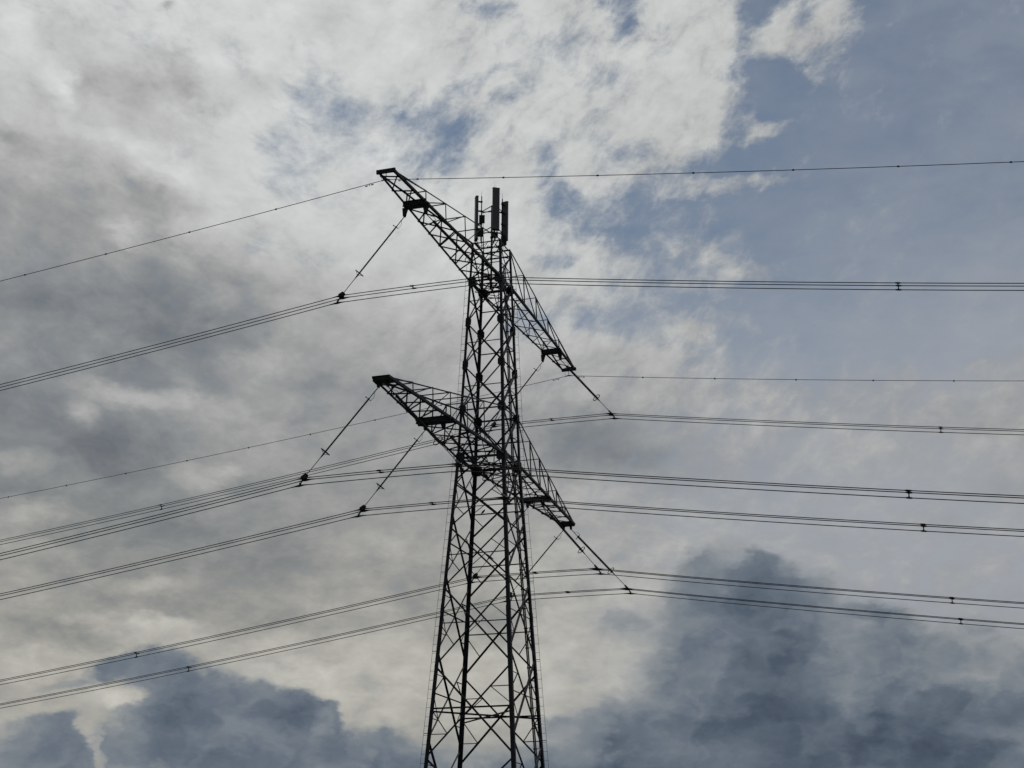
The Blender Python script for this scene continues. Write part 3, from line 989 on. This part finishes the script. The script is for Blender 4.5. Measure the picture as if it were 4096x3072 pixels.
# ------------------------------------------------------------------ ground wires at the upper arm tips
for nm, y, sl, sr, marks in (("left", -18.106, .121, .143, [-24.5, -18.7, -12.9, -7.1, 2.0, 7.28, 12.83, 18.22, 23.61, 29.02, 34.56]),
                             ("right", 18.106, .128, .134, [-51.6, -45.7, -39.8, -33.9, -28.1, -22.4, -16.6, -10.8, 6.0, 11.65, 17.8, 23.45, 29.15])):
    zc = 41.35 + ZO
    xs = [-300 * (1 - i / 40) ** 2 for i in range(41)]
    xs += [-x for x in reversed(xs[:-1])]
    m = MB()
    m.tube([V((x, y, wire_z(x, .001, zc, 0, sl, sr))) for x in xs], .02, 7)
    o = m.build("ground_wire", M_WIRE, None, True, origin=(0, y, zc))
    tag(o, "single thin ground wire carried by the %s tip of the upper crossarm" % nm, "wire", "ground wires on the top arm tips")
    # suspension clamp under the tip beam
    root = tag(empty("wire_clamp", (0, y, zc)), "small hanging clamp holding the ground wire under the %s upper arm tip" % nm, "clamp", "ground wire clamps")
    m = MB()
    m.tube([V((0, y, Z_UA - .05)), V((0, y, zc + .03))], .022, 8)
    m.build("drop_link", M_GALV, root)
    m = MB()
    m.tube([V((-.3, y, zc - .3 * sl)), V((-.1, y, zc)), V((.1, y, zc)), V((.3, y, zc - .3 * sr))], [.022, .05, .05, .022], 8)
    m.build("saddle", M_GALV, root)
    m = MB()
    m.tube([V((-.3, y, Z_UA - .05)), V((-.33, y, Z_UA - .2)), V((-.26, y, zc - .12)), V((-.12, y, zc - .03))], .008, 6)
    m.build("bonding_lead", M_GALV, root)
    for x, side in ((-1.05, "left"), (1.05, "right")):
        zz = wire_z(x, .001, zc, 0, sl, sr)
        slope = sl if x < 0 else -sr
        root = tag(empty("vibration_damper", (x, y, zz)), "two-weight damper %s of the clamp at the %s upper arm tip" % (side, nm), "damper", "dampers under the ground wires")
        m = MB()
        m.tube([V((x, y, zz + .02)), V((x, y, zz - .1))], .022, 8)
        m.build("bracket", M_GALV, root)
        m = MB()
        e = V((.27, 0, .27 * slope))
        p = V((x, y, zz - .09))
        m.tube([p - e, p + e], .008, 6)
        m.build("messenger", M_GALV, root)
        for s in (-1, 1):
            m = MB()
            m.tube([p + e * s * .4, p + e * s * .5, p + e * s * .9, p + e * s], [.014, .038, .03, .018], 8)
            m.build("weight", M_GALV, root)
    nl = sorted([x for x in marks if x < 0], reverse=True)
    nr_ = [x for x in marks if x > 0]
    ordn = ["first", "second", "third", "fourth", "fifth", "sixth", "seventh", "eighth", "ninth"]
    for x in marks:
        lst, sd_ = (nl, "left") if x < 0 else (nr_, "right")
        zz = wire_z(x, .001, zc, 0, sl, sr)
        m = MB()
        e = V((.075, 0, .075 * (sl if x < 0 else -sr)))
        p = V((x, y, zz))
        m.tube([p - e, p - e * .6, p, p + e * .6, p + e], [.02, .045, .055, .045, .02], 8)
        if y > 0:
            m.tube([p, p + V((0.02, 0, -.1))], .02, 6)
        o = m.build("line_marker", M_GALV, None, True, origin=(x, y, zz))
        tag(o, "%s small round marker %s of the tower on the %s tip's ground wire" % (ordn[lst.index(x)], sd_, nm), "wire marker", "markers spaced along the ground wires")

# ------------------------------------------------------------------ feeder cables inside the right leg
root = tag(empty("feeder_cable", (hw(0) - .5, hw(0) - .15, 0)), "bundle of grey feeder cables clipped up the inside of the right leg", "cable")
for i, off in enumerate((-.075, -.02, .035, .085)):
    m = MB()
    m.tube([V((hw(z) - .5 + off, hw(z) - .15 - (i % 2) * .03, z)) for z in (0.2, 10, 20, Z_LA, 36, Z_TOP - .6)], .026, 8)
    m.build("cable", M_CABLE if i != 1 else M_BLACK, root, True)
z = 1.0
while z < Z_TOP - 1:
    m = MB()
    p = V((hw(z) - .5, hw(z) - .15, z))
    m.box(p, V((1, 0, 0)), V((0, 1, 0)), V((0, 0, 1)), .25, .12, .06)
    m.build("cable_clip", M_BLACK, root)
    m = MB()
    m.tube([p + V((.1, .02, 0)), V((hw(z + .1) - .05, hw(z + .1) - .04, z + .1))], .018, 6)
    m.build("clip_arm", M_GALV, root)
    z += 1.27

# ------------------------------------------------------------------ antenna mast and antennas
rr = V((.945, .327, 0)); ff = V((-.327, .945, 0)); zz_ = V((0, 0, 1))
PIPE = {'f': rr * .2 - ff * .82, 'l': rr * -.74 + ff * .42, 'r': rr * .72 + ff * .42}
m = MB()
m.tube([V((0, 0, Z_UA - .3)), V((0, 0, 47.9 + ZO))], .065, 12)
for z in (Z_UA + .05, Z_TOP, Z_TOP + 1.2):
    m.tube([V((0, 0, z - .06)), V((0, 0, z + .06))], .1, 12)
mast = m.build("antenna_mast", M_STEEL, tower, False)
for z in (47.62 + ZO, 46.02 + ZO):
    for a, b in (('f', 'l'), ('l', 'r'), ('r', 'f')):
        m = MB()
        m.tube([PIPE[a] + zz_ * z, PIPE[b] + zz_ * z], .032, 8)
        m.build("ring_tube", M_STEEL, mast)
    for a in 'flr':
        m = MB()
        m.tube([zz_ * (z - .1), PIPE[a] + zz_ * (z - .1)], .035, 8)
        m.build("spoke", M_STEEL, mast)
for a in 'flr':           # lower stays to the tower cap
    m = MB()
    m.tube([PIPE[a] + zz_ * (45.9 + ZO), PIPE[a] * .9 + zz_ * (Z_CAP + .02)], .03, 8)
    m.tube([PIPE[a] * .9 + zz_ * (Z_CAP + .05), zz_ * (Z_CAP + .05)], .035, 8)
    m.build("stay", M_STEEL, mast)

ANT = [('f', 15, 48.68, 45.5, 49.16, 48.75, "tall slim antenna panel facing the viewer at the top of the pylon"),
       ('l', -78, 48.72, 45.42, 49.26, 48.82, "tall slim antenna panel seen edge-on at the left of the three"),
       ('r', 150, 48.52, 45.55, 49.05, 48.62, "tall slim antenna panel seen from behind, at the right of the three")]
for key, th, zt, zb, zspike, zpipe, lab in ANT:
    P0 = PIPE[key]
    n = rr * sin(R(th)) - ff * cos(R(th))
    t = zz_.cross(n).normalized()
    root = tag(empty("panel_antenna", P0 + zz_ * (zb + ZO)), lab, "antenna", "antenna panels on the pylon top")
    c = P0 + n * .36 + zz_ * ((zt + zb) / 2 + ZO)
    m = MB()
    m.box(c, t, n, zz_, .5, .2, zt - zb - .06, .05)
    m.build("radome", M_PANEL, root)
    m = MB()
    m.box(c + zz_ * ((zt - zb) / 2 - .015), t, n, zz_, .52, .22, .05, .05)
    m.build("end_cap", M_BLACK, root)
    m = MB()
    m.box(c - zz_ * ((zt - zb) / 2 - .015), t, n, zz_, .52, .22, .05, .05)
    for k in range(4):
        q = c - zz_ * (zt - zb) / 2 + t * (.15 * (k - 1.5) / 1.5)
        m.tube([q, q - zz_ * .14], .022, 6)
    m.build("end_cap", M_BLACK, root)
    m = MB()
    m.tube([P0 + zz_ * (zb + ZO - .15), P0 + zz_ * (zpipe + ZO)], .038, 10)
    m.build("mounting_pipe", M_STEEL, root)
    m = MB()
    m.tube([P0 + zz_ * (zpipe + ZO), P0 + zz_ * (zspike + ZO)], [.014, .007], 6)
    m.build("lightning_rod", M_GALV, root)
    for fz_ in (.12, .38, .68, .9):
        zq = zb + (zt - zb) * fz_ + ZO
        m = MB()
        m.box(P0 + n * .13 + zz_ * zq, t, n, zz_, .13, .3, .07)
        m.box(P0 + zz_ * zq, t, n, zz_, .15, .12, .09)
        m.build("bracket", M_BLACK, root)
    for k in range(4):
        q = c - zz_ * ((zt - zb) / 2 + .12) + t * (.15 * (k - 1.5) / 1.5)
        e = zz_ * (Z_CAP + .15 + .08 * k) + P0 * (.25 + .06 * k)
        sag = .35 + .12 * ((k * 7) % 3)
        m = MB()
        pts = []
        for i in range(13):
            u = i / 12
            p = lerp(q, e, u)
            p.z -= sag * 4 * u * (1 - u) * (1 - .4 * u)
            p += t * .1 * sin(u * 5 + k) + n * .06 * sin(u * 4 + 2 * k)
            pts.append(p)
        m.tube(pts, .017, 6)
        m.build("jumper_cable", M_BLACK, root, True)

for key, dx, dn, zc, sx, sy, sz, lab in (
        ('l', .04, -.16, 46.98, .40, .2, .56, "black radio box high on the left antenna pipe"),
        ('l', -.05, -.2, 45.95, .42, .24, .58, "dark radio box low beside the foot of the left antenna panel"),
        ('f', .0, .3, 45.42, .5, .24, .36, "dark radio box under the tallest middle antenna panel"),
        ('r', .12, -.16, 45.35, .4, .26, .62, "dark radio box at the foot of the right antenna panel")):
    p = PIPE[key] + rr * dx + ff * dn + zz_ * (zc + ZO)
    root = tag(empty("radio_unit", p - zz_ * sz / 2), lab, "radio box", "radio boxes below the antennas")
    m = MB()
    m.box(p, rr, ff, zz_, sx, sy, sz, .03)
    m.build("housing", M_BOX, root)
    m = MB()
    for k in range(7):
        m.box(p - ff * (sy / 2 + .02) + rr * (sx * .8 * (k - 3) / 6), rr, ff, zz_, .015, .04, sz * .86)
    m.build("cooling_fins", M_BOX, root)
    m = MB()
    m.tube([p + zz_ * (sz / 2), p + zz_ * (sz / 2 + .08)], .02, 6)
    for k in range(3):
        q = p - zz_ * sz / 2 + rr * (.1 * (k - 1))
        m.tube([q, q - zz_ * .2, q - zz_ * .33 + ff * .05 * k], .014, 6)
    m.build("connector", M_BLACK, root)

# ------------------------------------------------------------------ bird on the far cross strut
bz = 26.065 + ZO
zc_ = lowA[1] + (lowA[0] - lowA[1]) * hw(lowA[1]) / (hw(lowA[1]) + hw(lowA[0]))
by = hw(zc_) - .12
root = tag(empty("bird", (-1.02, by, zc_ + .03)), "small dark bird perched on a thin strut inside the tower", "bird")
bp = V((-1.02, by, zc_ + .03))


def bird_pt(u, v):
    return bp + V((u, 0, v))


m = MB()
prof = [(-.17, -.02, .012), (-.11, .045, .03), (-.05, .1, .055), (.01, .15, .07), (.06, .195, .062), (.085, .225, .045),
        (.10, .25, .042), (.118, .268, .036), (.14, .272, .016), (.168, .268, .004)]
m.tube([bird_pt(a, b) for a, b, _ in prof], [r for _, _, r in prof], 12)
m.build("body", M_BIRD, root, True)
for s in (-1, 1):
    m = MB()
    m.tube([bird_pt(.0, .11) + V((0, s * .03, 0)), bird_pt(-.005, .05) + V((0, s * .03, 0)), bird_pt(.01, .0) + V((0, s * .03, 0)), bird_pt(.04, -.004) + V((0, s * .03, 0))], .007, 6)
    m.build("leg", M_BIRD, root)
    m = MB()
    m.add([bird_pt(.07, .19) + V((0, s * .055, 0)), bird_pt(.02, .12) + V((0, s * .072, 0)), bird_pt(-.12, .02) + V((0, s * .04, 0)), bird_pt(-.02, .15) + V((0, s * .074, 0)),
           bird_pt(.07, .19) + V((0, s * .045, 0)), bird_pt(.02, .12) + V((0, s * .06, 0)), bird_pt(-.12, .02) + V((0, s * .03, 0)), bird_pt(-.02, .15) + V((0, s * .064, 0))],
          [(0, 1, 2, 3), (7, 6, 5, 4), (0, 4, 5, 1), (1, 5, 6, 2), (2, 6, 7, 3), (3, 7, 4, 0)])
    m.build("wing", M_BIRD, root)
